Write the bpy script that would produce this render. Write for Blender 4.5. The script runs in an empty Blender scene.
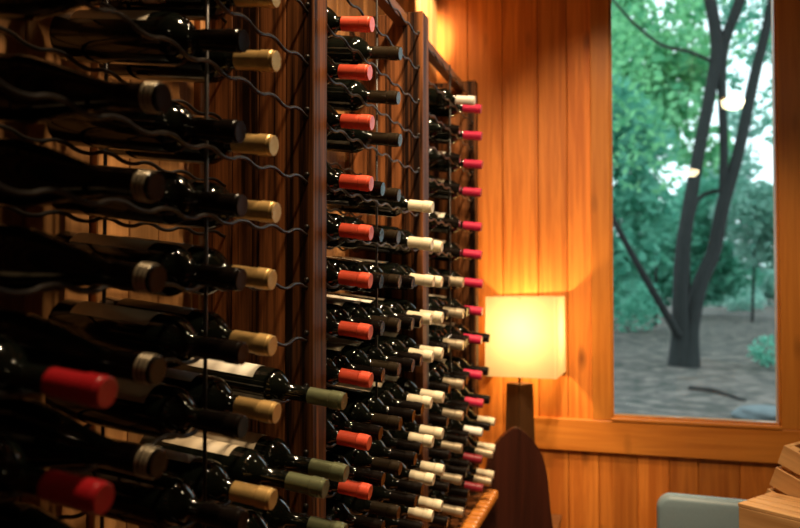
import bpy, bmesh, math, random
from mathutils import Vector, Matrix
random.seed(11)
S = bpy.context.scene
COL = S.collection
R = math.radians
PI = math.pi

# ------------------------------------------------------------------ helpers
def set_props(o, label=None, cat=None, group=None, kind=None):
    if label: o['label'] = label
    if cat: o['category'] = cat
    if group: o['group'] = group
    if kind: o['kind'] = kind
    return o

def empty(name, loc=(0, 0, 0), rot=(0, 0, 0)):
    o = bpy.data.objects.new(name, None)
    COL.objects.link(o)
    o.location = loc
    o.rotation_euler = rot
    o.empty_display_size = 0.05
    return o

def link(name, me, parent=None, loc=(0, 0, 0), rot=(0, 0, 0)):
    o = bpy.data.objects.new(name, me)
    COL.objects.link(o)
    o.location = loc
    o.rotation_euler = rot
    if parent is not None:
        o.parent = parent
    return o

def mesh(name, bm, mat, smooth=False):
    me = bpy.data.meshes.new(name)
    bmesh.ops.recalc_face_normals(bm, faces=bm.faces)
    bm.to_mesh(me)
    bm.free()
    if mat is not None:
        me.materials.append(mat)
    if smooth:
        for p in me.polygons:
            p.use_smooth = True
    return me

def obj(name, bm, mat, parent=None, loc=(0, 0, 0), rot=(0, 0, 0), smooth=False):
    return link(name, mesh(name, bm, mat, smooth), parent, loc, rot)

def box(bm, lo, hi, bevel=0.0, rot=None, seg=2):
    lo, hi = Vector(lo), Vector(hi)
    c = (lo + hi) / 2
    d = hi - lo
    g = bmesh.ops.create_cube(bm, size=1.0)
    vs = g['verts']
    for v in vs:
        v.co = Vector((v.co.x * d.x, v.co.y * d.y, v.co.z * d.z))
    if bevel > 0:
        es = list({e for v in vs for e in v.link_edges})
        r = bmesh.ops.bevel(bm, geom=es, offset=bevel, segments=seg, profile=0.5, affect='EDGES')
        vs = list({v for f in r['faces'] for v in f.verts} | {v for v in vs if v.is_valid})
    for v in vs:
        p = v.co
        if rot is not None:
            p = rot @ p
        v.co = p + c
    return vs

def tube(bm, pts, rad, sides=8, caps=True):
    """sweep a circle along pts; rad is one number or one per point"""
    pts = [Vector(p) for p in pts]
    n = len(pts)
    rads = rad if isinstance(rad, (list, tuple)) else [rad] * n
    rings = []
    up = None
    for i in range(n):
        t = (pts[min(i + 1, n - 1)] - pts[max(i - 1, 0)]).normalized()
        if up is None:
            up = Vector((0, 0, 1)) if abs(t.z) < 0.9 else Vector((1, 0, 0))
        a = t.cross(up).normalized()
        b = a.cross(t).normalized()
        up = b
        rings.append([bm.verts.new(pts[i] + (a * math.cos(2 * PI * k / sides) + b * math.sin(2 * PI * k / sides)) * rads[i]) for k in range(sides)])
    for i in range(n - 1):
        for k in range(sides):
            bm.faces.new((rings[i][k], rings[i][(k + 1) % sides], rings[i + 1][(k + 1) % sides], rings[i + 1][k]))
    if caps:
        bm.faces.new(rings[0])
        bm.faces.new(list(reversed(rings[-1])))

def lathe(bm, prof, sides=28, axis='X', a0=0.0, a1=2 * PI):
    """prof: list of (along, radius)"""
    full = abs(a1 - a0) > 2 * PI - 1e-4
    m = sides if full else sides + 1
    rings = []
    for (t, r) in prof:
        ring = []
        for k in range(m):
            a = a0 + (a1 - a0) * k / sides
            c, s = r * math.cos(a), r * math.sin(a)
            p = (t, c, s) if axis == 'X' else (c, s, t)
            ring.append(bm.verts.new(p))
        rings.append(ring)
    for i in range(len(rings) - 1):
        for k in range(sides):
            k2 = (k + 1) % m
            if not full and k + 1 >= m:
                continue
            bm.faces.new((rings[i][k], rings[i][k2], rings[i + 1][k2], rings[i + 1][k]))
    return rings

# ------------------------------------------------------------------ materials
def nodes(name):
    m = bpy.data.materials.new(name)
    m.use_nodes = True
    nt = m.node_tree
    b = nt.nodes['Principled BSDF']
    return m, nt, b

def plain(name, col, rough=0.5, metal=0.0, coat=0.0, var=0.0, scale=40.0, bump=0.0):
    m, nt, b = nodes(name)
    b.inputs['Base Color'].default_value = (*col, 1)
    b.inputs['Roughness'].default_value = rough
    b.inputs['Metallic'].default_value = metal
    b.inputs['Coat Weight'].default_value = coat
    b.inputs['Coat Roughness'].default_value = 0.08
    if var > 0 or bump > 0:
        tc = nt.nodes.new('ShaderNodeTexCoord')
        nz = nt.nodes.new('ShaderNodeTexNoise')
        nz.inputs['Scale'].default_value = scale
        nz.inputs['Detail'].default_value = 4
        nt.links.new(tc.outputs['Object'], nz.inputs['Vector'])
        if var > 0:
            mx = nt.nodes.new('ShaderNodeMix')
            mx.data_type = 'RGBA'
            mx.inputs['A'].default_value = (*[c * (1 - var) for c in col], 1)
            mx.inputs['B'].default_value = (*[min(1, c * (1 + var)) for c in col], 1)
            nt.links.new(nz.outputs['Fac'], mx.inputs['Factor'])
            nt.links.new(mx.outputs['Result'], b.inputs['Base Color'])
        if bump > 0:
            bp = nt.nodes.new('ShaderNodeBump')
            bp.inputs['Strength'].default_value = bump
            bp.inputs['Distance'].default_value = 0.002
            nt.links.new(nz.outputs['Fac'], bp.inputs['Height'])
            nt.links.new(bp.outputs['Normal'], b.inputs['Normal'])
    return m

def wood(name, dark, light, grain=(34, 34, 1.6), rough=0.42, coat=0.25, tone=0.35, knots=0.0, spec=0.4, lo=0.33, hi=0.66):
    """lengthwise grain, a tone of its own for every board (island), optional knots"""
    m, nt, b = nodes(name)
    L = nt.links
    tc = nt.nodes.new('ShaderNodeTexCoord')
    geo = nt.nodes.new('ShaderNodeNewGeometry')
    mp = nt.nodes.new('ShaderNodeMapping')
    mp.inputs['Scale'].default_value = grain
    L.new(tc.outputs['Object'], mp.inputs['Vector'])
    off = nt.nodes.new('ShaderNodeVectorMath')
    off.operation = 'ADD'
    sc = nt.nodes.new('ShaderNodeMath')
    sc.operation = 'MULTIPLY'
    sc.inputs[1].default_value = 37.0
    L.new(geo.outputs['Random Per Island'], sc.inputs[0])
    L.new(mp.outputs['Vector'], off.inputs[0])
    L.new(sc.outputs['Value'], off.inputs[1])
    nz = nt.nodes.new('ShaderNodeTexNoise')
    nz.inputs['Scale'].default_value = 1.0
    nz.inputs['Detail'].default_value = 6
    nz.inputs['Roughness'].default_value = 0.6
    nz.inputs['Distortion'].default_value = 0.6
    L.new(off.outputs['Vector'], nz.inputs['Vector'])
    rp = nt.nodes.new('ShaderNodeValToRGB')
    rp.color_ramp.elements[0].position = lo
    rp.color_ramp.elements[0].color = (*dark, 1)
    rp.color_ramp.elements[1].position = hi
    rp.color_ramp.elements[1].color = (*light, 1)
    L.new(nz.outputs['Fac'], rp.inputs['Fac'])
    hs = nt.nodes.new('ShaderNodeHueSaturation')
    mr = nt.nodes.new('ShaderNodeMapRange')
    mr.inputs['To Min'].default_value = 1.0 - tone
    mr.inputs['To Max'].default_value = 1.0 + tone
    L.new(geo.outputs['Random Per Island'], mr.inputs['Value'])
    L.new(mr.outputs['Result'], hs.inputs['Value'])
    L.new(rp.outputs['Color'], hs.inputs['Color'])
    out = hs.outputs['Color']
    if knots > 0:
        mp2 = nt.nodes.new('ShaderNodeMapping')
        mp2.inputs['Scale'].default_value = (6.5, 6.5, 2.4)
        L.new(tc.outputs['Object'], mp2.inputs['Vector'])
        off2 = nt.nodes.new('ShaderNodeVectorMath')
        off2.operation = 'ADD'
        L.new(mp2.outputs['Vector'], off2.inputs[0])
        L.new(sc.outputs['Value'], off2.inputs[1])
        vo = nt.nodes.new('ShaderNodeTexVoronoi')
        vo.inputs['Scale'].default_value = 1.0
        L.new(off2.outputs['Vector'], vo.inputs['Vector'])
        r2 = nt.nodes.new('ShaderNodeValToRGB')
        r2.color_ramp.elements[0].position = 0.03
        r2.color_ramp.elements[0].color = (knots, knots, knots, 1)
        r2.color_ramp.elements[1].position = 0.17
        r2.color_ramp.elements[1].color = (0, 0, 0, 1)
        L.new(vo.outputs['Distance'], r2.inputs['Fac'])
        mx = nt.nodes.new('ShaderNodeMix')
        mx.data_type = 'RGBA'
        L.new(r2.outputs['Color'], mx.inputs['Factor'])
        L.new(out, mx.inputs['A'])
        mx.inputs['B'].default_value = (*[c * 0.35 for c in dark], 1)
        out = mx.outputs['Result']
    L.new(out, b.inputs['Base Color'])
    b.inputs['Roughness'].default_value = rough
    b.inputs['Coat Weight'].default_value = coat
    b.inputs['Coat Roughness'].default_value = 0.2
    b.inputs['Specular IOR Level'].default_value = spec
    bp = nt.nodes.new('ShaderNodeBump')
    bp.inputs['Strength'].default_value = 0.12
    bp.inputs['Distance'].default_value = 0.004
    L.new(nz.outputs['Fac'], bp.inputs['Height'])
    L.new(bp.outputs['Normal'], b.inputs['Normal'])
    return m

M = {}
M['pine'] = wood('orange_pine_boards', (0.48, 0.132, 0.016), (0.70, 0.235, 0.036), tone=0.24, knots=0.85, coat=0.1, rough=0.5, lo=0.37, hi=0.64)
M['trim'] = wood('pine_trim', (0.52, 0.16, 0.02), (0.68, 0.25, 0.04), grain=(1.6, 34, 34), tone=0.1, knots=0.5, coat=0.15)
M['trim_v'] = wood('pine_casing', (0.46, 0.145, 0.018), (0.62, 0.235, 0.036), tone=0.1, knots=0.6, coat=0.15)
M['slat'] = wood('rack_backing_slats', (0.36, 0.15, 0.045), (0.60, 0.29, 0.10), tone=0.4, coat=0.0, rough=0.6)
M['dark'] = wood('dark_stained_panel', (0.008, 0.0025, 0.001), (0.27, 0.095, 0.030), grain=(40, 40, 0.9), tone=0.3, coat=0.0, rough=0.46, spec=0.12, lo=0.42, hi=0.68)
M['rail'] = wood('rack_rail_wood', (0.10, 0.038, 0.014), (0.2, 0.08, 0.03), grain=(30, 1.6, 30), tone=0.1)
M['chair'] = wood('mahogany', (0.022, 0.005, 0.0025), (0.05, 0.011, 0.005), grain=(20, 20, 1.2), tone=0.05, coat=0.3, rough=0.4)
M['crate'] = wood('crate_pine', (0.48, 0.24, 0.085), (0.74, 0.43, 0.18), grain=(1.8, 30, 30), tone=0.18, knots=0.4, coat=0.0, rough=0.65)
M['lampwood'] = wood('lamp_column_wood', (0.06, 0.026, 0.010), (0.12, 0.055, 0.02), tone=0.05, coat=0.2)
M['tablewood'] = wood('table_wood', (0.1, 0.04, 0.015), (0.2, 0.085, 0.03), grain=(1.6, 30, 30), tone=0.1)
M['floor'] = wood('floor_boards', (0.08, 0.035, 0.013), (0.17, 0.075, 0.028), grain=(30, 1.5, 30), tone=0.2)
M['ceil'] = wood('ceiling_boards', (0.16, 0.06, 0.014), (0.28, 0.11, 0.028), grain=(30, 1.5, 30), tone=0.2)
M['wire'] = plain('black_wire', (0.03, 0.026, 0.024), rough=0.32, metal=0.6)
M['glass'] = plain('dark_bottle_glass', (0.004, 0.005, 0.0035), rough=0.07)
M['glass'].node_tree.nodes['Principled BSDF'].inputs['Specular IOR Level'].default_value = 0.5
M['brass'] = plain('brass', (0.6, 0.4, 0.16), rough=0.3, metal=1.0)
M['grey'] = plain('grey_upholstery', (0.24, 0.34, 0.40), rough=0.45, var=0.08, scale=120, bump=0.15)
M['greydark'] = plain('dark_piping', (0.03, 0.035, 0.036), rough=0.5)
M['stone'] = plain('pale_stone', (0.13, 0.155, 0.16), rough=0.9, var=0.3, scale=9, bump=0.3)
M['paper'] = plain('cream_label_paper', (0.56, 0.46, 0.32), rough=0.55, var=0.06, scale=60)
M['paperw'] = plain('white_label_paper', (0.8, 0.74, 0.62), rough=0.5, var=0.05, scale=60)
M['paperd'] = plain('brown_label_paper', (0.26, 0.13, 0.06), rough=0.5, var=0.2, scale=80)
def foil(name, col, rough=0.36, metal=0.0, coat=0.25):
    return plain(name, col, rough=rough, metal=metal, coat=coat, var=0.12, scale=160, bump=0.08)
M['cap_red'] = foil('orange_red_foil', (0.86, 0.105, 0.05))
M['cap_crimson'] = foil('crimson_foil', (0.42, 0.012, 0.018), rough=0.3)
M['cap_gold'] = foil('gold_foil', (0.72, 0.46, 0.17), rough=0.36, metal=0.55)
M['cap_black'] = foil('black_foil', (0.006, 0.004, 0.003), rough=0.2, coat=0.0)
M['cap_brown'] = foil('bronze_foil', (0.032, 0.022, 0.012), rough=0.26, metal=0.3, coat=0.0)
M['cap_green'] = foil('olive_foil', (0.20, 0.22, 0.12), rough=0.3, metal=0.5)
M['cap_cream'] = foil('cream_foil', (0.78, 0.68, 0.48), rough=0.35)
M['cap_dull'] = foil('pewter_foil', (0.46, 0.38, 0.26), rough=0.32, metal=0.5)
M['cap_white'] = foil('white_foil', (0.85, 0.8, 0.7), rough=0.35)
M['cap_magenta'] = foil('magenta_foil', (0.50, 0.018, 0.065), rough=0.33)
M['cap_wine'] = foil('wine_red_foil', (0.22, 0.012, 0.025), rough=0.33)

for k_ in ('cap_black', 'cap_brown'):
    M[k_].node_tree.nodes['Principled BSDF'].inputs['Specular IOR Level'].default_value = 0.3
def shade_mat():
    m, nt, b = nodes('lamp_shade_linen')
    out = nt.nodes['Material Output']
    nt.nodes.remove(b)
    d = nt.nodes.new('ShaderNodeBsdfDiffuse')
    t = nt.nodes.new('ShaderNodeBsdfTranslucent')
    mx = nt.nodes.new('ShaderNodeMixShader')
    tc = nt.nodes.new('ShaderNodeTexCoord')
    nz = nt.nodes.new('ShaderNodeTexNoise')
    nz.inputs['Scale'].default_value = 14
    rp = nt.nodes.new('ShaderNodeValToRGB')
    rp.color_ramp.elements[0].color = (0.38, 0.32, 0.20, 1)
    rp.color_ramp.elements[1].color = (0.43, 0.37, 0.235, 1)
    nt.links.new(tc.outputs['Object'], nz.inputs['Vector'])
    nt.links.new(nz.outputs['Fac'], rp.inputs['Fac'])
    for n in (d, t):
        nt.links.new(rp.outputs['Color'], n.inputs['Color'])
    mx.inputs['Fac'].default_value = 0.6
    nt.links.new(d.outputs[0], mx.inputs[1])
    nt.links.new(t.outputs[0], mx.inputs[2])
    nt.links.new(mx.outputs[0], out.inputs['Surface'])
    return m
M['shade'] = shade_mat()

def emit_mat(name, col, strength):
    m, nt, b = nodes(name)
    b.inputs['Base Color'].default_value = (0.9, 0.85, 0.7, 1)
    b.inputs['Emission Color'].default_value = (*col, 1)
    b.inputs['Emission Strength'].default_value = strength
    return m
M['bulb'] = emit_mat('pendant_glass_lit', (1.0, 0.80, 0.46), 36.0)

def pane_mat():
    m, nt, b = nodes('window_glass')
    out = nt.nodes['Material Output']
    nt.nodes.remove(b)
    tr = nt.nodes.new('ShaderNodeBsdfTransparent')
    gl = nt.nodes.new('ShaderNodeBsdfGlossy')
    gl.inputs['Roughness'].default_value = 0.0
    fr = nt.nodes.new('ShaderNodeFresnel')
    fr.inputs['IOR'].default_value = 1.45
    mx = nt.nodes.new('ShaderNodeMixShader')
    nt.links.new(fr.outputs[0], mx.inputs['Fac'])
    nt.links.new(tr.outputs[0], mx.inputs[1])
    nt.links.new(gl.outputs[0], mx.inputs[2])
    nt.links.new(mx.outputs[0], out.inputs['Surface'])
    return m
M['pane'] = pane_mat()

def leaf_mat(name, a, b_, trans=0.5):
    m, nt, b = nodes(name)
    geo = nt.nodes.new('ShaderNodeNewGeometry')
    rp = nt.nodes.new('ShaderNodeValToRGB')
    rp.color_ramp.elements[0].color = (*a, 1)
    rp.color_ramp.elements[1].color = (*b_, 1)
    nt.links.new(geo.outputs['Random Per Island'], rp.inputs['Fac'])
    out = nt.nodes['Material Output']
    nt.nodes.remove(b)
    d = nt.nodes.new('ShaderNodeBsdfDiffuse')
    t = nt.nodes.new('ShaderNodeBsdfTranslucent')
    mx = nt.nodes.new('ShaderNodeMixShader')
    mx.inputs['Fac'].default_value = trans
    for n in (d, t):
        nt.links.new(rp.outputs['Color'], n.inputs['Color'])
    nt.links.new(d.outputs[0], mx.inputs[1])
    nt.links.new(t.outputs[0], mx.inputs[2])
    nt.links.new(mx.outputs[0], out.inputs['Surface'])
    return m
M['leaf'] = leaf_mat('green_leaves', (0.10, 0.37, 0.20), (0.36, 0.76, 0.40))
M['leaf2'] = leaf_mat('teal_leaves', (0.08, 0.32, 0.23), (0.26, 0.64, 0.48))
M['leaf3'] = leaf_mat('pale_leaves', (0.20, 0.42, 0.35), (0.46, 0.70, 0.60))
M['bark'] = plain('dark_bark', (0.012, 0.014, 0.013), rough=0.9, var=0.5, scale=9, bump=0.4)

def ground_mat():
    m, nt, b = nodes('leaf_litter')
    tc = nt.nodes.new('ShaderNodeTexCoord')
    n1 = nt.nodes.new('ShaderNodeTexNoise')
    n1.inputs['Scale'].default_value = 2.6
    n1.inputs['Detail'].default_value = 10
    n1.inputs['Roughness'].default_value = 0.72
    rp = nt.nodes.new('ShaderNodeValToRGB')
    e = rp.color_ramp.elements
    e[0].position = 0.41
    e[0].color = (0.024, 0.03, 0.022, 1)
    e[1].position = 0.59
    e[1].color = (0.165, 0.135, 0.115, 1)
    x = e.new(0.5)
    x.color = (0.085, 0.07, 0.06, 1)
    nt.links.new(tc.outputs['Object'], n1.inputs['Vector'])
    nt.links.new(n1.outputs['Fac'], rp.inputs['Fac'])
    nt.links.new(rp.outputs['Color'], b.inputs['Base Color'])
    b.inputs['Roughness'].default_value = 0.95
    return m
M['ground'] = ground_mat()

# ------------------------------------------------------------------ camera
F = 752.0
CAMH = 1.5
cam_d = bpy.data.cameras.new('camera')
cam = bpy.data.objects.new('camera', cam_d)
COL.objects.link(cam)
cam.location = (0, 0, CAMH)
cam.rotation_euler = (R(90 + 1.37), 0, R(16.9))
cam_d.sensor_width = 36
cam_d.lens = F / 800 * 36
cam_d.clip_start = 0.02
cam_d.clip_end = 300
cam_d.dof.use_dof = True
cam_d.dof.focus_distance = 1.55
cam_d.dof.aperture_fstop = 3.2
S.camera = cam
CR = cam.rotation_euler.to_matrix()
def ray_at(x, y, Y):
    d = CR @ Vector(((x - 400) / F, (264 - y) / F, -1))
    return Vector((0, 0, CAMH)) + d * (Y / d.y)

# ------------------------------------------------------------------ room shell
XL, XR, YB, YF, ZC = -0.87, 2.7, 3.5, -3.2, 3.3
def struct(name, bm, mat, **k):
    o = obj(name, bm, mat, **k)
    o['kind'] = 'structure'
    return o

bm = bmesh.new()
x = XL - 0.1
while x < XR + 0.1:
    box(bm, (x, YF - 0.1, -0.04), (x + 0.118, YB + 0.12, 0.0), 0.001, seg=1)
    x += 0.12
struct('floor', bm, M['floor'])

bm = bmesh.new()
x = XL - 0.1
while x < XR + 0.1:
    box(bm, (x, YF - 0.1, ZC), (x + 0.137, YB + 0.12, ZC + 0.03), 0.002, seg=1)
    x += 0.14
box(bm, (XL - 0.1, YF - 0.1, ZC + 0.03), (XR + 0.1, YB + 0.12, ZC + 0.06))
struct('ceiling', bm, M['ceil'])

# back wall of upright boards around the window opening
WX0, WX1, WZ0, WZ1 = -0.075, 0.607, 0.895, 2.9
bm = bmesh.new()
x = XL - 0.02
i = 0
while x < XR + 0.1:
    w = random.choice((0.118, 0.132, 0.15, 0.165))
    a, b = x, x + w - 0.003
    segs = [(a, b)]
    def put(a, b, z0, z1):
        if b - a > 0.004:
            box(bm, (a, YB, z0), (b, YB + 0.022, z1), 0.0022, seg=1)
    if b <= WX0 or a >= WX1:
        put(a, b, 0, ZC)
    else:
        put(a, min(b, WX0), 0, ZC)
        put(max(a, WX1), b, 0, ZC)
        put(max(a, WX0), min(b, WX1), 0, WZ0)
        put(max(a, WX0), min(b, WX1), WZ1, ZC)
    x += w
# backing behind the boards
for lo, hi in (((XL - .1, YB + .022, 0), (WX0, YB + .05, ZC)), ((WX1, YB + .022, 0), (XR + .1, YB + .05, ZC)),
               ((WX0, YB + .022, 0), (WX1, YB + .05, WZ0)), ((WX0, YB + .022, WZ1), (WX1, YB + .05, ZC))):
    box(bm, lo, hi)
struct('wall_back', bm, M['pine'])

# left wall behind the rack: pale upright slats with dark gaps
bm = bmesh.new()
y = YF
while y < YB:
    w = random.choice((0.07, 0.09, 0.11))
    box(bm, (XL - 0.02, y, 0), (XL + random.choice((0, 0, -0.012)), min(YB, y + w - 0.004), ZC), 0.002, seg=1)
    y += w
box(bm, (XL - 0.1, YF - .1, 0), (XL - 0.02, YB + .1, ZC))
struct('wall_left', bm, M['slat'])

for nm, lo, hi in (('wall_right', (XR, YF - .1, 0), (XR + .1, YB + .1, ZC)), ('wall_front', (XL - .1, YF - .1, 0), (XR + .1, YF, ZC))):
    bm = bmesh.new()
    box(bm, lo, hi)
    struct(nm, bm, M['dark'])

# window 1: jamb lining, stops and the pane
win = empty('window_1', ((WX0 + WX1) / 2, YB, WZ0))
win['kind'] = 'structure'
def wloc(lo, hi):
    o = Vector(win.location)
    return Vector(lo) - o, Vector(hi) - o
bm = bmesh.new()
for lo, hi in (((WX0, YB - .005, WZ0), (WX0 + .009, YB + .052, WZ1)), ((WX1 - .009, YB - .005, WZ0), (WX1, YB + .052, WZ1)),
               ((WX0, YB - .005, WZ1 - .012), (WX1, YB + .052, WZ1)), ((WX0, YB - .005, WZ0), (WX1, YB + .052, WZ0 + .012))):
    box(bm, *wloc(lo, hi), 0.001, seg=1)
obj('window_frame', bm, M['trim_v'], win)
bm = bmesh.new()
box(bm, *wloc((WX0 + .009, YB + .022, WZ0 + .012), (WX1 - .009, YB + .026, WZ1 - .012)))
obj('window_pane', bm, M['pane'], win)
# casings and the sill rail
bm = bmesh.new()
box(bm, (WX0 - .085, YB - .018, .885), (WX0 - .001, YB - .0005, WZ1 + .09), .003)
struct('trim_1', bm, M['trim_v'])
bm = bmesh.new()
box(bm, (WX1 + .001, YB - .018, .885), (WX1 + .12, YB - .0005, WZ1 + .09), .003)
struct('trim_2', bm, M['trim_v'])
bm = bmesh.new()
box(bm, (-0.44, YB - .024, .742), (XR, YB - .0005, .884), .003)
struct('trim_3', bm, M['trim'])
bm = bmesh.new()
box(bm, (WX0 - .001, YB - .03, .8845), (WX1 + .001, YB - .0055, .899), .003)
struct('trim_4', bm, M['trim'])

# ------------------------------------------------------------------ wine rack
ROWS = [r * 1.045 for r in (.70, .603, .507, .41, .313, .193, .0967, 0, -.0967, -.193, -.313, -.41, -.507, -.603, -.70)]
PX0, PX1 = -0.807, -0.575
PANELS = [(0.470, 0.530), (1.3225, 1.3915), (2.122, 2.192), (2.922, 2.972)]
PITCH = 0.103
BAYS = [[0.613 + .1025 * i for i in range(7)], [1.455 + PITCH * i for i in range(7)], [2.255 + PITCH * i for i in range(7)]]
ZTOP, ZBOT = CAMH + .80, CAMH - .82
rack = empty('wine_rack', (-0.69, 1.75, 0))
set_props(rack, 'tall dark wooden wine rack with wavy black wire shelves along the wall', 'wine rack')
ro = Vector(rack.location)
for k, (a, b) in enumerate(PANELS):
    bm = bmesh.new()
    # a panel is glued up from upright boards
    n = 4
    for j in range(n):
        x0 = PX0 + (PX1 - PX0) * j / n
        x1 = PX0 + (PX1 - PX0) * (j + 1) / n
        box(bm, Vector((x0, a, ZBOT)) - ro, Vector((x1 - (0.0006 if j < n - 1 else 0), b, ZTOP)) - ro, 0.002, seg=1)
    obj('divider_panel', bm, M['dark'], rack)
for k in range(3):
    bm = bmesh.new()
    box(bm, Vector((-0.655, PANELS[k][1] + .0004, ZTOP - .04)) - ro, Vector((-0.622, PANELS[k + 1][0] - .0004, ZTOP - .006)) - ro, .003)
    obj('top_rail', bm, M['rail'], rack)
bm = bmesh.new()
box(bm, Vector((XL + .005, PANELS[0][0] - .02, .07)) - ro, Vector((-0.62, PANELS[-1][1] + .0, ZBOT - .03)) - ro, .004)
bs = obj('base_cabinet', bm, M['rail'], rack)
bm = bmesh.new()
box(bm, Vector((XL + .005, PANELS[0][0] - .02, ZBOT - .03)) - ro, Vector((-0.545, PANELS[-1][1], ZBOT)) - ro, .003)
obj('base_board', bm, M['dark'], rack)
bm = bmesh.new()
yy = PANELS[0][0]
while yy < PANELS[-1][1] - .02:
    box(bm, Vector((-0.5445, yy, ZBOT - .03)) - ro, Vector((-0.492, min(yy + .040, PANELS[-1][1]), ZBOT + .008)) - ro, .013, seg=3)
    yy += .047
obj('notched_edging', bm, M['trim'], rack)
bm = bmesh.new()
box(bm, Vector((XL + .03, PANELS[0][0] + .01, 0)) - ro, Vector((-0.66, PANELS[-1][1] - .03, .07)) - ro)
obj('plinth', bm, M['rail'], rack)
FRONT_X, BACK_X = -0.588, -0.765
def wave(a, b, cols, zc, X, amp=0.0042):
    pts = []
    n = int((b - a) / 0.0085)
    for i in range(n + 1):
        yv = a + (b - a) * i / n
        ph = (yv - cols[0]) / (cols[1] - cols[0])
        c = math.cos(2 * PI * ph)
        c = math.copysign(abs(c) ** 0.7, c)
        pts.append(Vector((X, yv, zc + amp * (1 - c))) - ro)
    return pts
for bay in range(3):
    a, b = PANELS[bay][1] + .0005, PANELS[bay + 1][0] - .0005
    cols = BAYS[bay]
    mid = (a + b) / 2 if bay else .974
    for z in ROWS:
        for X, dz in ((FRONT_X, -.0115), (BACK_X, -.0115)):
            bm = bmesh.new()
            tube(bm, wave(a, b, cols, CAMH + z + dz, X), 0.0033, 6)
            obj('wavy_wire_shelf', bm, M['wire'], rack, smooth=True)
    for X in (FRONT_X - .006, BACK_X - .006):
        bm = bmesh.new()
        tube(bm, [Vector((X, mid + .0, ZBOT + .001)) - ro, Vector((X, mid, ZTOP - .04)) - ro], 0.003, 6)
        obj('upright_rod', bm, M['wire'], rack, smooth=True)
    # little round end knobs holding the front wires to the panels
    bm = bmesh.new()
    for z in ROWS:
        for yv, s in ((a, 1), (b, -1)):
            m4 = Matrix.Translation(Vector((FRONT_X, yv, CAMH + z + .004)) - ro)
            bmesh.ops.create_uvsphere(bm, u_segments=8, v_segments=6, radius=0.0055, matrix=m4)
    st = obj('wire_end_knobs', bm, M['wire'], rack, smooth=True)
    st['kind'] = 'stuff'

# ------------------------------------------------------------------ bottles
TILT = R(7.0)
def smoothstep(t):
    return t * t * (3 - 2 * t)
def profile(kind):
    if kind == 'bordeaux':
        L, rb, nb, ns, ne = 0.300, 0.0373, 0.186, 0.222, 0.0142
        sh = [(nb + (ns - nb) * t, ne + (rb - ne) * (1 - t) ** 0.5 if t > .5 else rb - (rb - ne) * (smoothstep(t) * .55 + .1 * t)) for t in [i / 8 for i in range(1, 8)]]
        sh = [(nb + (ns - nb) * t, ne + (rb - ne) * math.cos(t * PI / 2) ** 0.9) for t in [i / 8 for i in range(1, 9)]]
    elif kind == 'tall':
        L, rb, nb, ns, ne = 0.335, 0.0366, 0.192, 0.228, 0.0138
        sh = [(nb + (ns - nb) * t, ne + (rb - ne) * math.cos(t * PI / 2) ** 0.9) for t in [i / 8 for i in range(1, 9)]]
    else:  # sloping shoulders
        L, rb, nb, ns, ne = 0.300, 0.0402, 0.118, 0.236, 0.0147
        sh = [(nb + (ns - nb) * t, ne + (rb - ne) * (1 - smoothstep(t) * .5 - .5 * t ** 0.8)) for t in [i / 12 for i in range(1, 13)]]
    prof = [(0.010, 0.0), (0.006, rb * .5), (0.001, rb * .8), (0.0, rb * .88), (0.002, rb * .96), (0.006, rb), (nb * .5, rb), (nb, rb)] + sh
    prof += [(L - .022, ne), (L - .0205, ne + .0012), (L - .006, ne + .0012), (L - .004, ne - .001), (L - .004, 0.0)]
    return prof, L, rb, nb, ne

GL = {}
CAPM = {}
LABM = {}
def glass_mesh(kind):
    if kind not in GL:
        prof, L, rb, nb, ne = profile(kind)
        bm = bmesh.new()
        lathe(bm, prof, 32)
        bmesh.ops.remove_doubles(bm, verts=bm.verts, dist=1e-6)
        GL[kind] = mesh('glass_' + kind, bm, M['glass'], True)
    return GL[kind]
def cap_mesh(kind, cap):
    k = (kind, cap)
    if k not in CAPM:
        prof, L, rb, nb, ne = profile(kind)
        l = {'tall': 0.066, 'burgundy': 0.058}.get(kind, 0.066)
        if cap == 'cap_black': l -= .004
        r = ne + .0009
        bm = bmesh.new()
        p = [(L - l, ne - .0005), (L - l, r), (L - .026, r), (L - .0245, r + .0013), (L - .0065, r + .0013), (L - .005, r + .0003),
             (L - .0006, r + .0003), (L, r - .0004), (L, r * .55), (L - .0005, 0.0)]
        lathe(bm, p, 26)
        bmesh.ops.remove_doubles(bm, verts=bm.verts, dist=1e-6)
        bm.normal_update()
        for e_ in bm.edges:
            if len(e_.link_faces) == 2 and e_.calc_face_angle() > R(32):
                e_.smooth = False
        me = mesh('capsule_' + cap, bm, M[cap], True)
        CAPM[k] = (me, L, l, r)
    return CAPM[k]
BANDM = {}
def band_mesh(kind, mat):
    k = (kind, mat)
    if k not in BANDM:
        me, L, l, r = cap_mesh(kind, 'cap_black')
        bm = bmesh.new()
        for t in (.019, .013, .0075):
            lathe(bm, [(L - t - .0016, r + .0012), (L - t - .0012, r + .0019), (L - t + .0012, r + .0019), (L - t + .0016, r + .0012)], 26)
        BANDM[k] = mesh('foil_bands', bm, M[mat], True)
    return BANDM[k]
def label_mesh(kind, mat, span):
    k = (kind, mat, span)
    if k not in LABM:
        prof, L, rb, nb, ne = profile(kind)
        x0, x1 = (.035, nb - .022) if kind != 'burgundy' else (.025, nb - .008)
        bm = bmesh.new()
        h = span / 2
        lathe(bm, [(x0, rb + .0002), (x0, rb + .0006), (x1, rb + .0006), (x1, rb + .0002)], 20, 'X', PI / 2 - h, PI / 2 + h)
        LABM[k] = mesh('label_' + mat, bm, M[mat], True)
    return LABM[k]

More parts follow.
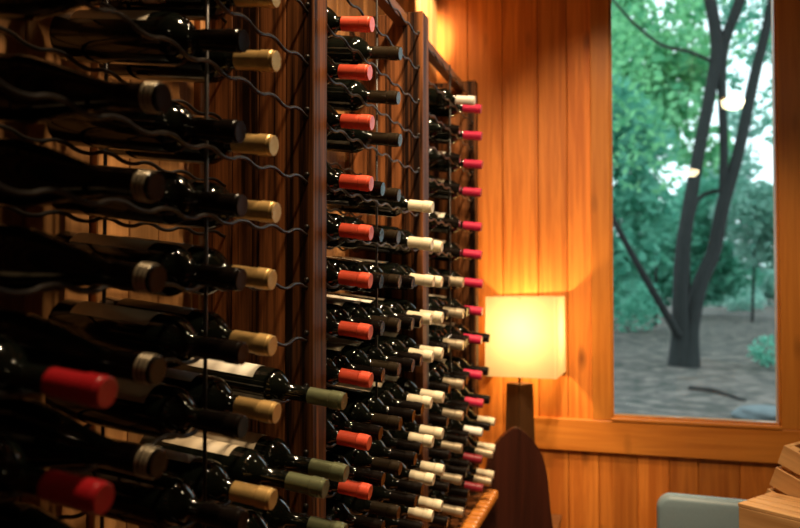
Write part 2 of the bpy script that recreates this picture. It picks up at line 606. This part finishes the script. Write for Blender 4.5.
ORD = ['topmost', 'second', 'third', 'fourth', 'fifth', 'sixth', 'seventh', 'eighth', 'ninth', 'tenth', 'eleventh', 'twelfth', 'thirteenth', 'fourteenth']
def bottle(bay, col, row, a, kind, cap, label, group, paper, roll, dz=0.0):
    prof, L, rb, nb, ne = profile(kind)
    ct, st_ = math.cos(TILT), math.sin(TILT)
    yaw = R(random.uniform(-.8, .8))
    z = CAMH + ROWS[row] + dz
    if kind == 'tall':
        z -= .004
    tip = Vector((-a, BAYS[bay][col], z))
    base = tip - Vector((ct, 0, -st_)) * L
    # the thing's origin is the centre of the bottle's foot
    e = empty('wine_bottle', base, (0, TILT, yaw))
    set_props(e, label, 'wine bottle', group)
    g = link('bottle_glass', glass_mesh(kind), e)
    c = link('capsule', cap_mesh(kind, cap)[0], e)
    if cap == 'cap_black' and kind == 'burgundy':
        link('foil_band', band_mesh(kind, 'cap_dull'), c)
    if paper:
        link('paper_label', label_mesh(kind, paper, 1.9), e, rot=(roll, 0, 0))
    return e

def column(bay, col, rows, a, kind, cap, text, group, papers, dz=0.0):
    """one upright column of bottles of one look, a label for each"""
    n = len(rows)
    for i, r in enumerate(rows):
        where = ORD[i] if i == 0 else ('lowest' if i == n - 1 else ORD[i] + ' from top')
        if n == 2:
            where = ('upper', 'lower')[i]
        if n == 1:
            lab = text.replace(', # of its column', '').replace(', # of the two', '')
        else:
            lab = text.replace('#', where)
        p = random.choice(papers)
        roll = random.uniform(-.75, .25)
        bottle(bay, col, r, a + random.uniform(-.004, .004), kind, cap, lab, group, p, roll, dz + random.uniform(-.002, .002))

CR_ = ['paper', 'paper', 'paperw', None]
DK_ = ['paper', 'paperd', None, None]
# bay before the nearest post
column(0, 0, [8, 9], .476, 'tall', 'cap_crimson', 'crimson-capped bottle at the very front of the rack, # of the two', 'crimson-capped bottles at the front', ['paper'])
column(0, 1, [4, 5, 6, 7, 8, 9, 10], .495, 'burgundy', 'cap_black', 'gold-ringed black-capped bottle at the rack front, # of its column', 'gold-ringed black bottles at the front', [None, None, 'paperd'], .003)
column(0, 3, [3, 4, 5, 6, 7, 8, 9, 10], .506, 'bordeaux', 'cap_black', 'black-capped bottle just in front of the gold caps, # of its column', 'black-capped bottles beside the gold caps', ['paper', 'paper', 'paperw'], .003)
column(0, 4, [3, 4, 5, 6, 7, 8, 9, 10], .5055, 'bordeaux', 'cap_gold', 'gold-capped dark wine bottle, # of the gold column', 'gold-capped bottles', ['paper', 'paper', 'paperw'], .004)
column(0, 5, [10, 11], .466, 'tall', 'cap_green', 'olive green capped bottle next behind the gold caps, # of the two', 'olive-capped bottles before the near post', ['paper'])
column(0, 6, [9, 10, 11], .469, 'tall', 'cap_green', 'olive-capped bottle crossing before the near post, # of its column', 'olive-capped bottles before the near post', ['paperw', 'paper'])
# bay between the near post and the middle post
column(1, 0, [2, 3, 4, 5, 6, 7, 8, 9, 10, 11, 12], .503, 'bordeaux', 'cap_red', 'bright orange-red capped bottle behind the near post, # of its column', 'orange-red capped bottles', CR_)
column(1, 1, [5, 6, 7, 8, 9, 10, 11, 12], .512, 'bordeaux', 'cap_black', 'black-capped bottle next behind the orange-red caps, # of its column', 'black-capped bottles behind the red caps', CR_)
column(1, 2, [2, 3, 4, 5, 6, 7, 8, 9, 10, 11, 12], .505, 'bordeaux', 'cap_brown', 'bronze-capped bottle two columns behind the red caps, # of its column', 'bronze-capped bottles', CR_)
column(1, 3, [7, 8, 9, 10, 11, 12, 13], .50, 'bordeaux', 'cap_black', 'black-capped bottle next behind the bronze caps, # of its column', 'black-capped bottles behind the bronze caps', CR_)
column(1, 4, [8, 9, 10, 11, 12, 13], .51, 'bordeaux', 'cap_black', 'black-capped bottle just before the cream caps, # of its column', 'black-capped bottles before the cream caps', CR_)
column(1, 5, [5, 6, 7, 8, 9, 10, 11, 12, 13], .507, 'bordeaux', 'cap_cream', 'cream-capped bottle in the nearer cream column, # of its column', 'cream-capped bottles before the middle post', CR_)
column(1, 6, [6, 7, 8, 9, 10, 11, 12, 13], .503, 'bordeaux', 'cap_cream', 'cream-capped bottle close beside the middle post, # of its column', 'cream-capped bottles beside the middle post', CR_)
# bay between the middle post and the far post
column(2, 0, [7, 8, 9, 10, 11, 12, 13, 14], .53, 'bordeaux', 'cap_black', 'black-capped bottle first behind the middle post, # of its column', 'black-capped bottles behind the middle post', CR_)
column(2, 1, [7, 8, 9, 10, 11, 12, 13, 14], .508, 'bordeaux', 'cap_dull', 'pewter-capped bottle before the magenta caps, # of its column', 'pewter-capped bottles in the far bay', CR_)
column(2, 2, [8, 9, 10, 11, 12, 13, 14], .515, 'bordeaux', 'cap_black', 'black-capped bottle next behind the pewter caps, # of its column', 'black-capped bottles behind the pewter caps', CR_)
column(2, 3, [1], .506, 'bordeaux', 'cap_white', 'white-capped bottle at the top of the far bay', None, ['paper'])
column(2, 3, [2, 3, 4, 5, 6], .56, 'bordeaux', 'cap_black', 'black-capped bottle next before the upper magenta caps, # of its column', 'black-capped bottles before the magenta caps', CR_)
column(2, 4, [1, 2, 3, 4, 5, 6, 7, 8, 9, 10, 11], .502, 'bordeaux', 'cap_magenta', 'bright magenta-capped bottle by the far post, # of its column', 'magenta-capped bottles', CR_, -.006)
column(2, 4, [12], .505, 'bordeaux', 'cap_white', 'white-capped bottle low under the magenta column', None, ['paper'], -.006)
column(2, 4, [13, 14], .502, 'bordeaux', 'cap_wine', 'wine red capped bottle low by the far post, # of the two', 'wine red capped bottles', ['paper'], -.006)
column(2, 5, [9, 10, 11, 12], .497, 'bordeaux', 'cap_black', 'black-capped bottle behind the lower magenta caps, # of its column', 'black-capped bottles behind the magenta caps', CR_, -.006)
column(2, 5, [13, 14], .485, 'bordeaux', 'cap_dull', 'dull pewter-capped bottle low behind the wine red caps, # of the two', 'low pewter-capped bottles', ['paper'], -.006)
column(2, 6, [12, 13, 14], .497, 'bordeaux', 'cap_cream', 'cream-capped bottle low beside the far post, # of its column', 'low cream-capped bottles by the far post', ['paper'], -.006)

column(2, 3, [8, 9, 10, 11, 12, 13, 14], .53, 'bordeaux', 'cap_black', 'black-capped bottle next before the lower magenta caps, # of its column', 'black-capped bottles before the lower magenta caps', CR_)
# ------------------------------------------------------------------ table lamp on its side table
LX, LY = -0.462, 3.335
lamp = empty('table_lamp', (LX, LY, 0.46))
set_props(lamp, 'lit table lamp with square cream shade on a dark tapered column', 'lamp')
def lp(z): return z - 0.46
ZS0, ZS1 = CAMH - .402, CAMH - .064
hw0, hw1 = 0.1525, 0.1495
bm = bmesh.new()
def ring_sq(hw, z, n=6, rr=.012):
    vs = []
    for (sx, sy, a0) in ((1, 1, 0), (-1, 1, 90), (-1, -1, 180), (1, -1, 270)):
        for k in range(n + 1):
            a = R(a0 + 90 * k / n)
            vs.append(bm.verts.new((sx * (hw - rr) + rr * math.cos(a), sy * (hw - rr) + rr * math.sin(a), z)))
    return vs
rg = [ring_sq(hw0 + (hw1 - hw0) * i / 6, lp(ZS0 + (ZS1 - ZS0) * i / 6)) for i in range(7)]
for i in range(6):
    n = len(rg[0])
    for k in range(n):
        bm.faces.new((rg[i][k], rg[i][(k + 1) % n], rg[i + 1][(k + 1) % n], rg[i + 1][k]))
SHR = R(-3)
obj('lamp_shade', bm, M['shade'], lamp, loc=(.03, 0, 0), rot=(0, 0, SHR), smooth=True)
bm = bmesh.new()
zb, zt = 0.012, lp(CAMH - .445)
def frustum(bm, w0, w1, z0, z1, bev=.002):
    vs = [bm.verts.new((sx * w, sy * w, z)) for z, w in ((z0, w0), (z1, w1)) for sx, sy in ((-1, -1), (1, -1), (1, 1), (-1, 1))]
    fs = [(0, 1, 5, 4), (1, 2, 6, 5), (2, 3, 7, 6), (3, 0, 4, 7), (0, 3, 2, 1), (4, 5, 6, 7)]
    for f in fs:
        bm.faces.new([vs[i] for i in f])
    bmesh.ops.bevel(bm, geom=list(bm.edges), offset=bev, segments=2, affect='EDGES')
frustum(bm, .054, .0415, zb, zt)
obj('lamp_column', bm, M['lampwood'], lamp, rot=(0, 0, R(52)))
bm = bmesh.new()
box(bm, (-.075, -.075, 0), (.075, .075, .012), .003)
obj('lamp_foot', bm, M['lampwood'], lamp, rot=(0, 0, R(52)))
bm = bmesh.new()
lathe(bm, [(zt, .006), (zt + .02, .006), (zt + .022, .015), (zt + .06, .015), (zt + .062, .004), (lp(ZS1) - .03, .004)], 16, 'Z')
obj('bulb_socket', bm, M['brass'], lamp, smooth=True)
bm = bmesh.new()
for a in (0, 90, 180, 270):
    d = Vector((math.cos(R(a)), math.sin(R(a)), 0))
    tube(bm, [d * .003 + Vector((0, 0, lp(ZS1) - .03)), d * .149 + Vector((0, 0, lp(ZS1) - .012))], .0018, 6)
obj('shade_spider', bm, M['brass'], lamp, loc=(.03, 0, 0), rot=(0, 0, SHR))

tb = empty('side_table', (LX, LY, 0))
set_props(tb, 'low dark wooden side table under the lit lamp', 'side table')
bm = bmesh.new()
box(bm, (-.17, -.12, .435), (.17, .12, .46), .004)
obj('tabletop', bm, M['tablewood'], tb)
for sx in (-1, 1):
    for sy in (-1, 1):
        bm = bmesh.new()
        box(bm, (sx * .14 - .014, sy * .095 - .014, 0), (sx * .14 + .014, sy * .095 + .014, .435), .002)
        obj('leg', bm, M['tablewood'], tb)

# ------------------------------------------------------------------ chair with the pointed back
ch = empty('wooden_chair', (-0.441, 3.05, 0), (0, 0, R(18)))
set_props(ch, 'dark mahogany chair with tall pointed-arch back in front of the lit lamp', 'chair')
def arch_back(bm, y0, y1):
    # half outline (x, z) from foot to the peak
    half = [(.158, .44), (.150, .50), (.144, .54), (.137, .60), (.132, .66), (.129, .70), (.122, .745), (.112, .79), (.097, .824), (.080, .850), (.060, .874), (.040, .893), (.020, .908), (.007, .914), (0, .915)]
    out = half + [(-x, z) for x, z in reversed(half[:-1])]
    f = [bm.verts.new((x, y0, z)) for x, z in out]
    g = [bm.verts.new((x, y1, z)) for x, z in out]
    bm.faces.new(f)
    bm.faces.new(list(reversed(g)))
    n = len(out)
    for i in range(n):
        bm.faces.new((f[i], g[i], g[(i + 1) % n], f[(i + 1) % n]))
    es = [e for e in bm.edges if (e.verts[0].co.y == e.verts[1].co.y)]
    bmesh.ops.bevel(bm, geom=es, offset=.005, segments=2, affect='EDGES')
bm = bmesh.new()
arch_back(bm, -.016, .016)
obj('backrest', bm, M['chair'], ch, loc=(0, 0, 0))
bm = bmesh.new()
box(bm, (-.155, -.28, .39), (.150, .02, .4395), .008)
obj('seat', bm, M['chair'], ch)
for sx in (-1, 1):
    for yv in (0.0, -.27):
        bm = bmesh.new()
        tube(bm, [(sx * .125, yv, .39), (sx * .13, yv, .2), (sx * .135, yv, 0)], [.02, .017, .013], 10)
        obj('leg', bm, M['chair'], ch, smooth=True)

# ------------------------------------------------------------------ grey chair
gc = empty('padded_chair', (0.322, 2.76, 0), (0, 0, R(-4)))
set_props(gc, 'grey padded chair with rounded back below the window', 'chair')
bm = bmesh.new()
def rounded_pad(bm, hw, z0, z1, hy, rr, e=.02, n=7):
    """a cushion: rounded rectangle in XZ, its edge rolled over"""
    def outline(inset, y):
        w, a, b, r = hw - inset, z0 + inset, z1 - inset, max(.004, rr - inset)
        vs = []
        for cx, cz, a0 in ((w - r, b - r, 0), (-w + r, b - r, 90), (-w + r, a + r, 180), (w - r, a + r, 270)):
            for k in range(n + 1):
                t = R(a0 + 90 * k / n)
                vs.append(bm.verts.new((cx + r * math.cos(t), y, cz + r * math.sin(t))))
        return vs
    rings = []
    for k in range(9):
        t = -PI / 2 + PI * k / 8
        rings.append(outline(e * (1 - math.cos(t)), hy * math.sin(t)))
    m = len(rings[0])
    for i in range(8):
        for k in range(m):
            bm.faces.new((rings[i][k], rings[i][(k + 1) % m], rings[i + 1][(k + 1) % m], rings[i + 1][k]))
    bm.faces.new(rings[0])
    bm.faces.new(list(reversed(rings[-1])))
rounded_pad(bm, .235, .50, .772, .032, .05)
bk = obj('backrest', bm, M['grey'], gc, smooth=True)
bm = bmesh.new()
box(bm, (-.235, .02, .42), (.235, .46, .475), .02, seg=4)
obj('seat', bm, M['grey'], gc, smooth=True)
for sx in (-1, 1):
    bm = bmesh.new()
    tube(bm, [(sx * .215, 0, 0), (sx * .215, 0, .44), (sx * .215, 0.0, .56)], .012, 10)
    obj('leg', bm, M['greydark'], gc, smooth=True)
    bm = bmesh.new()
    tube(bm, [(sx * .215, .43, 0), (sx * .215, .43, .43)], .012, 10)
    obj('leg', bm, M['greydark'], gc, smooth=True)

# ------------------------------------------------------------------ crates on a table
TZ = 0.70
dt = empty('wooden_table', (0.56, 1.98, 0), (0, 0, R(-8)))
set_props(dt, 'plain wooden table carrying the two slatted crates', 'table')
bm = bmesh.new()
box(bm, (-.30, -.30, TZ - .035), (.45, .44, TZ), .004)
obj('tabletop', bm, M['tablewood'], dt)
for sx in (-.25, .40):
    for sy in (-.25, .39):
        bm = bmesh.new()
        box(bm, (sx - .025, sy - .025, 0), (sx + .025, sy + .025, TZ - .035), .003)
        obj('leg', bm, M['tablewood'], dt)

def crate(name_loc, rot, L, W, H, label, sides=2, lid=True):
    c = empty('wooden_crate', name_loc, rot)
    set_props(c, label, 'crate')
    t = .011
    def slat(lo, hi):
        b = bmesh.new()
        box(b, lo, hi, .0015, seg=1)
        obj('slat', b, M['crate'], c)
    gap = .012
    sh = (H - .012 - gap * (sides - 1)) / sides
    for k in range(sides):
        z0 = .006 + k * (sh + gap)
        for s in (-1, 1):
            slat((-L / 2, s * (W / 2 - t / 2) - t / 2, z0), (L / 2, s * (W / 2 - t / 2) + t / 2, z0 + sh))
            slat((s * (L / 2 - t / 2) - t / 2, -W / 2 + t, z0), (s * (L / 2 - t / 2) + t / 2, W / 2 - t, z0 + sh))
    nb = 4
    w = (W - .006 * (nb - 1)) / nb
    for k in range(nb):
        y0 = -W / 2 + k * (w + .006)
        slat((-L / 2 + .001, y0, 0), (L / 2 - .001, y0 + w, .006))
        if lid:
            slat((-L / 2 - .002, y0, H - .006), (L / 2 + .002, y0 + w, H + .004))
    for sx in (-1, 1):
        for sy in (-1, 1):
            b = bmesh.new()
            box(b, (sx * (L / 2 - t - .012) - .012, sy * (W / 2 - t - .012) - .012, .006), (sx * (L / 2 - t - .012) + .012, sy * (W / 2 - t - .012) + .012, H - .006), .001, seg=1)
            obj('corner_post', b, M['crate'], c)
    return c
# lower crate: its left corner points at the camera's left, long side runs away to the right
YAW1 = R(-36)
H1 = .216
corner = Vector((0.272, 2.16, 0))
u = Vector((math.cos(YAW1), math.sin(YAW1), 0))      # along the long side, right and towards the camera
v = Vector((-math.sin(YAW1), math.cos(YAW1), 0))
L1, W1 = .40, .172
cc = corner + u * L1 / 2 + v * W1 / 2
crate((cc.x, cc.y, TZ + .0005), (0, 0, YAW1), L1, W1, H1, 'pale slatted crate with closed plank top beside the grey chair')
T2 = R(20)
L2, W2, H2 = .48, .30, .205
up = Vector((math.cos(T2) * u.x, math.cos(T2) * u.y, -math.sin(T2)))
wv = Vector((math.sin(T2) * u.x, math.sin(T2) * u.y, math.cos(T2)))
c2 = Vector((corner.x, corner.y, 0)) - u * .036 + v * .181
c2.z = TZ + .002 + math.sin(T2) * L2 
c2 = c2 + up * L2 / 2 + v * W2 / 2
crate(c2, (0, T2, YAW1), L2, W2, H2, 'slatted crate tilted behind and above the closed crate', sides=3, lid=False)

# ------------------------------------------------------------------ pendants (they show as reflections in the pane)
for k, (px, py, lab) in enumerate(((0.69, 1.5, 'lit round pendant lamp nearer the window, mirrored larger in its glass'), (0.68, -1.9, 'lit round pendant lamp deeper in the room, mirrored smaller in the glass'))):
    p = empty('pendant_lamp', (px, py, CAMH + 1.23))
    set_props(p, lab, 'lamp', 'pendant lamps')
    bm = bmesh.new()
    lathe(bm, [(.014, .078), (0.0, .078), (-.02, .074), (-.04, .060), (-.055, .036), (-.06, 0)], 24, 'Z')
    bmesh.ops.remove_doubles(bm, verts=bm.verts, dist=1e-6)
    obj('glass_bowl', bm, M['bulb'], p, smooth=True)
    bm = bmesh.new()
    lathe(bm, [(.014, .082), (.03, .078), (.06, .02), (.08, .012), (.08, 0)], 24, 'Z')
    obj('metal_cap', bm, M['brass'], p, smooth=True)
    bm = bmesh.new()
    tube(bm, [(0, 0, .08), (0, 0, ZC - CAMH - 1.23)], .004, 8)
    obj('cord', bm, M['wire'], p)

# ------------------------------------------------------------------ outside: ground, trees
bm = bmesh.new()
n = 40
grid = {}
for i in range(n + 1):
    for j in range(n + 1):
        gx = -25 + 55 * i / n
        gy = YB + .3 + 62 * (j / n) ** 1.6
        gz = 0.0 + .05 * math.sin(gx * 1.7 + gy) + .04 * math.sin(gy * .9 - gx * .6) + max(0, gy - 22) * .012
        grid[i, j] = bm.verts.new((gx, gy, gz))
for i in range(n):
    for j in range(n):
        bm.faces.new((grid[i, j], grid[i + 1, j], grid[i + 1, j + 1], grid[i, j + 1]))
g = obj('ground', bm, M['ground'], smooth=True)
g['kind'] = 'structure'

def leaf_cloud(bm, blobs, n, size):
    tot = sum(b[3] * b[4] * b[5] for b in blobs)
    for (cx, cy, cz, rx, ry, rz) in blobs:
        m = max(8, int(n * rx * ry * rz / tot))
        for _ in range(m):
            while True:
                p = Vector((random.uniform(-1, 1), random.uniform(-1, 1), random.uniform(-1, 1)))
                if p.length <= 1: break
            c = Vector((cx + p.x * rx, cy + p.y * ry, cz + p.z * rz))
            s = size * random.uniform(.6, 1.4)
            a = Vector((random.gauss(0, 1), random.gauss(0, 1), random.gauss(0, .7))).normalized()
            b = a.cross(Vector((random.gauss(0, 1), random.gauss(0, 1), random.gauss(0, 1)))).normalized()
            q = [c + a * s, c + b * s * .55 + a * s * .2, c - a * s * .8, c - b * s * .55 + a * s * .2]
            bm.faces.new([bm.verts.new(v_) for v_ in q])

# main tree: several stems from one foot, about 14 m off
TY = 14.5
def P(x, y, dy=0.0):
    return ray_at(x, y, TY + dy)
foot = P(683, 360)
foot.z = 0
tree = empty('tree', (foot.x, foot.y, 0))
set_props(tree, 'dark tree with several stems from one foot, nearest outside the window', 'tree')
to = Vector((foot.x, foot.y, 0))
def stem(name, pts, rads):
    # smooth the path
    out, rr = [], []
    for i in range(len(pts) - 1):
        p0, p1, p2, p3 = pts[max(i - 1, 0)], pts[i], pts[i + 1], pts[min(i + 2, len(pts) - 1)]
        for k in range(5):
            t = k / 5
            out.append(0.5 * ((2 * p1) + (p2 - p0) * t + (2 * p0 - 5 * p1 + 4 * p2 - p3) * t * t + (3 * p1 - p0 - 3 * p2 + p3) * t ** 3) - to)
            rr.append(rads[i] + (rads[i + 1] - rads[i]) * t)
    out.append(pts[-1] - to)
    rr.append(rads[-1])
    b = bmesh.new()
    tube(b, out, [q * .68 for q in rr], 12)
    return obj(name, b, M['bark'], tree, smooth=True)
stem('trunk', [P(679, 374), P(680, 335), P(680, 300, -.05), P(682, 256, -.1), P(688, 214, -.1), P(699, 151, 0), P(711, 88, .1), P(717, 45, .1), P(708, -10, 0), P(695, -80, 0)], [.34, .22, .20, .19, .18, .16, .16, .17, .15, .1])
stem('trunk', [P(689, 374), P(691, 330, .1), P(700, 285, .2), P(714, 250, .3), P(723, 205, .3), P(738, 154, .3), P(754, 78, .4), P(768, 20, .4), P(780, -60, .4)], [.33, .21, .2, .19, .18, .15, .14, .12, .08])
stem('stem', [P(722, 208, .3), P(724, 150, .2), P(722, 90, .15), P(724, 45, .12), P(740, 0, 0), P(760, -70, 0)], [.10, .11, .11, .14, .14, .1])
stem('stem', [P(687, 350, .25), P(688, 300, .3), P(688, 245, .35), P(698, 200, .4), P(722, 190, .5)], [.1, .08, .075, .06, .05])
stem('branch', [P(678, 335, -.2), P(664, 310, -.5), P(642, 272, -.9), P(618, 228, -1.3), P(590, 170, -1.6)], [.12, .1, .09, .07, .05])
stem('branch', [P(713, 62, .1), P(690, 52, -.2), P(660, 44, -.5), P(626, 15, -.9), P(590, -30, -1.2)], [.05, .045, .04, .035, .02])
bm = bmesh.new()
bl = []
for (x, y, dy, r) in ((640, 20, 1.5, .9), (628, 70, 1, .8), (665, 110, 1.6, .8), (690, 20, 1.6, .6), (630, 130, 1.2, .8), (600, 60, 1, 1.2), (585, 0, 0, 1.3), (650, 165, 2, .8), (745, 40, 2.2, .5), (720, -60, 1, 1.4), (640, -60, 1, 1.4)):
    p = P(x, y, dy) - to
    bl.append((p.x, p.y, p.z, r, r, r * .8))
leaf_cloud(bm, bl, 2300, .10)
obj('foliage', bm, M['leaf'], tree)

# trees farther off, each on its own: crowns of several leafy masses round one trunk
def far_tree(x, Y, masses, mat, label, size=.2, dens=4.5, trunk_r=.04):
    """masses: (x, y, radius) as bearings seen from the room, at the tree's distance"""
    base = ray_at(x, 300, Y)
    gz = max(0, Y - 22) * .012
    e = empty('tree', (base.x, base.y, gz))
    set_props(e, label, 'tree', 'trees farther off')
    o = Vector((base.x, base.y, gz))
    blobs, n, top = [], 0, 1.0
    for (mx, my, r) in masses:
        rr = r * Y / F
        p = ray_at(mx, my, Y + random.uniform(-.4, .4)) - o
        blobs.append((p.x, p.y, p.z, rr, rr, rr * .9))
        n += dens * PI * rr * rr / size ** 2
        top = max(top, p.z)
    b = bmesh.new()
    tube(b, [(0, 0, -.1), (.1, 0, top * .35), (-.05, .1, top * .7), (.05, 0, top)], [trunk_r * 1.3, trunk_r, trunk_r * .8, trunk_r * .3], 10)
    obj('trunk', b, M['bark'], e, smooth=True)
    b = bmesh.new()
    leaf_cloud(b, blobs, int(n), size)
    obj('foliage', b, mat, e)
far_tree(596, 20, [(555, 200, 50), (545, 110, 50), (560, 275, 44), (505, 190, 55), (622, 250, 34), (650, 215, 38), (612, 185, 44), (640, 150, 36), (600, 120, 50), (600, 270, 40)], M['leaf2'], 'teal green tree farther off behind the low slanting branch', size=.15, dens=5)
far_tree(655, 26, [(630, 60, 44), (672, 95, 40), (645, 120, 40), (690, 60, 34), (625, 10, 30), (690, 12, 24), (665, -50, 40), (615, -40, 50), (705, 150, 28)], M['leaf'], 'tall bright green tree farther off, filling the upper window', size=.19, dens=5)
far_tree(690, 33, [(690, 235, 40), (665, 265, 40), (715, 200, 36), (640, 285, 34), (700, 275, 34), (730, 270, 30)], M['leaf2'], 'wide low teal tree farther off behind the forked foot', size=.2, dens=5.5)
far_tree(752, 30, [(748, 212, 32), (762, 246, 26), (735, 165, 22), (775, 205, 26), (745, 120, 20), (800, 230, 40)], M['leaf3'], 'pale green tree farther off between the two tallest stems', size=.17, dens=4.5)
far_tree(812, 24, [(752, 40, 26), (775, 95, 18), (790, 40, 30), (735, 75, 16), (760, -20, 40), (810, 120, 40), (735, 10, 18), (850, 80, 55), (855, 200, 55), (840, 270, 45)], M['leaf2'], 'blue green tree farther off at the upper window corner', size=.13, dens=2.6)
far_tree(760, 42, [(745, 285, 22), (775, 280, 20), (720, 290, 18), (800, 285, 34)], M['leaf3'], 'pale distant tree low beyond the open ground', size=.22, dens=4)

def shrub(x, y, r, mat, label, n, size):
    D = 1.5 * F / (y - 282)
    p = ray_at(x, y, D)
    e = empty('shrub', (p.x, p.y, 0))
    set_props(e, label, 'shrub')
    b = bmesh.new()
    for k in range(6):
        a = k * 2 * PI / 6
        tube(b, [(0, 0, -.02), (.3 * r * math.cos(a), .3 * r * math.sin(a), r * .7)], [.012, .006], 6)
    obj('stem', b, M['bark'], e)
    b = bmesh.new()
    leaf_cloud(b, [(0, 0, r * .75, r, r, r * .75)], n, size)
    obj('foliage', b, mat, e)
shrub(768, 358, .35, M['leaf2'], 'small green shrub on the ground near the window edge', 260, .05)
shrub(628, 330, 1.1, M['leaf2'], 'low teal bush left behind the dark tree', 700, .11)
shrub(745, 312, .9, M['leaf3'], 'pale low bush far behind the stems', 420, .13)

def rock(x, y, sx, sy, sz, label):
    D = 1.5 * F / (y - 282)
    p = ray_at(x, y, D)
    b = bmesh.new()
    bmesh.ops.create_icosphere(b, subdivisions=3, radius=1)
    for v_ in b.verts:
        c = v_.co
        k = 1 + .12 * math.sin(c.x * 5 + c.y * 3) + .1 * math.sin(c.z * 6 + c.x * 4)
        v_.co = Vector((c.x * sx * k, c.y * sy * k, max(-.6, min(.75, c.z)) * sz))
    o = obj('stone', b, M['stone'], loc=(p.x, p.y, sz * .45), smooth=True)
    set_props(o, label, 'stone')
rock(765, 406, .30, .22, .11, 'flat pale grey stone on the ground by the window corner')
b = bmesh.new()
pa, pb = ray_at(690, 380, 11.2), ray_at(745, 392, 10.2)
pa.z = pb.z = .03
tube(b, [pa, pa.lerp(pb, .4) + Vector((.05, .1, .02)), pb], [.035, .03, .02], 8)
o = obj('fallen_branch', b, M['bark'], smooth=True)
set_props(o, 'dark fallen branch on the ground before the tree foot', 'branch')

# ------------------------------------------------------------------ light
w = bpy.data.worlds.new('overcast_sky')
S.world = w
w.use_nodes = True
nt = w.node_tree
bg = nt.nodes['Background']
bg.inputs['Color'].default_value = (0.74, 0.95, 1.0, 1)
bg.inputs['Strength'].default_value = 2.2

def point(name, loc, energy, col, rad=.03):
    d = bpy.data.lights.new(name, 'POINT')
    d.energy = energy
    d.color = col
    d.shadow_soft_size = rad
    o = bpy.data.objects.new(name, d)
    COL.objects.link(o)
    o.location = loc
    return o
def spot(name, loc, target, energy, col, angle=70, rad=.03, blend=.6):
    d = bpy.data.lights.new(name, 'SPOT')
    d.energy = energy
    d.color = col
    d.shadow_soft_size = rad
    d.spot_size = R(angle)
    d.spot_blend = blend
    o = bpy.data.objects.new(name, d)
    COL.objects.link(o)
    o.location = loc
    o.rotation_euler = (Vector(target) - Vector(loc)).to_track_quat('-Z', 'Y').to_euler()
    return o
point('lamp_bulb_light', (LX + .03, LY, CAMH - .205), 13.0, (1.0, .66, .30), .025)
WARM = (1.0, .74, .45)
spot('corner_spot', (-.74, 2.98, CAMH + 1.66), (-.87, 3.30, CAMH + 1.20), 14, (1.0, .76, .46), 50, .03, .8)
spot('corner_wash', (-.30, 2.6, CAMH + 1.62), (-.87, 3.31, CAMH + 1.22), 420, (1.0, .78, .50), 20, .02, .7)
spot('unseen_spot', (-.05, 1.60, ZC - .06), (-.56, 1.78, 1.5), 170, WARM, 64, .045)
spot('unseen_spot', (0.0, .95, ZC - .06), (-.55, 1.18, 1.6), 115, WARM, 52, .045)
spot('unseen_spot', (-.05, 2.3, ZC - .06), (-.56, 2.5, 1.4), 150, WARM, 60, .045)
spot('unseen_spot', (.25, 1.15, ZC - .06), (.55, 2.6, .9), 150, WARM, 66, .045)  # added light without a fixture, brightens the crates and lower right wall

spot('unseen_spot', (.05, 2.15, ZC - .06), (-.12, 3.5, 1.72), 110, (1.0, .68, .38), 50, .045, .9)  # added wash, stands in for ambient light on the back wall
spot('unseen_spot', (-.08, .55, ZC - .06), (-.62, 2.62, 1.85), 190, WARM, 40, .045, .8)  # added fill from the near end, lightens the farther divider faces
S.view_settings.view_transform = 'Standard'
S.view_settings.look = 'None'
S.view_settings.gamma = 1
S.view_settings.exposure = 0
S.cycles.use_denoising = True
S.cycles.max_bounces = 8
S.cycles.sample_clamp_indirect = 6
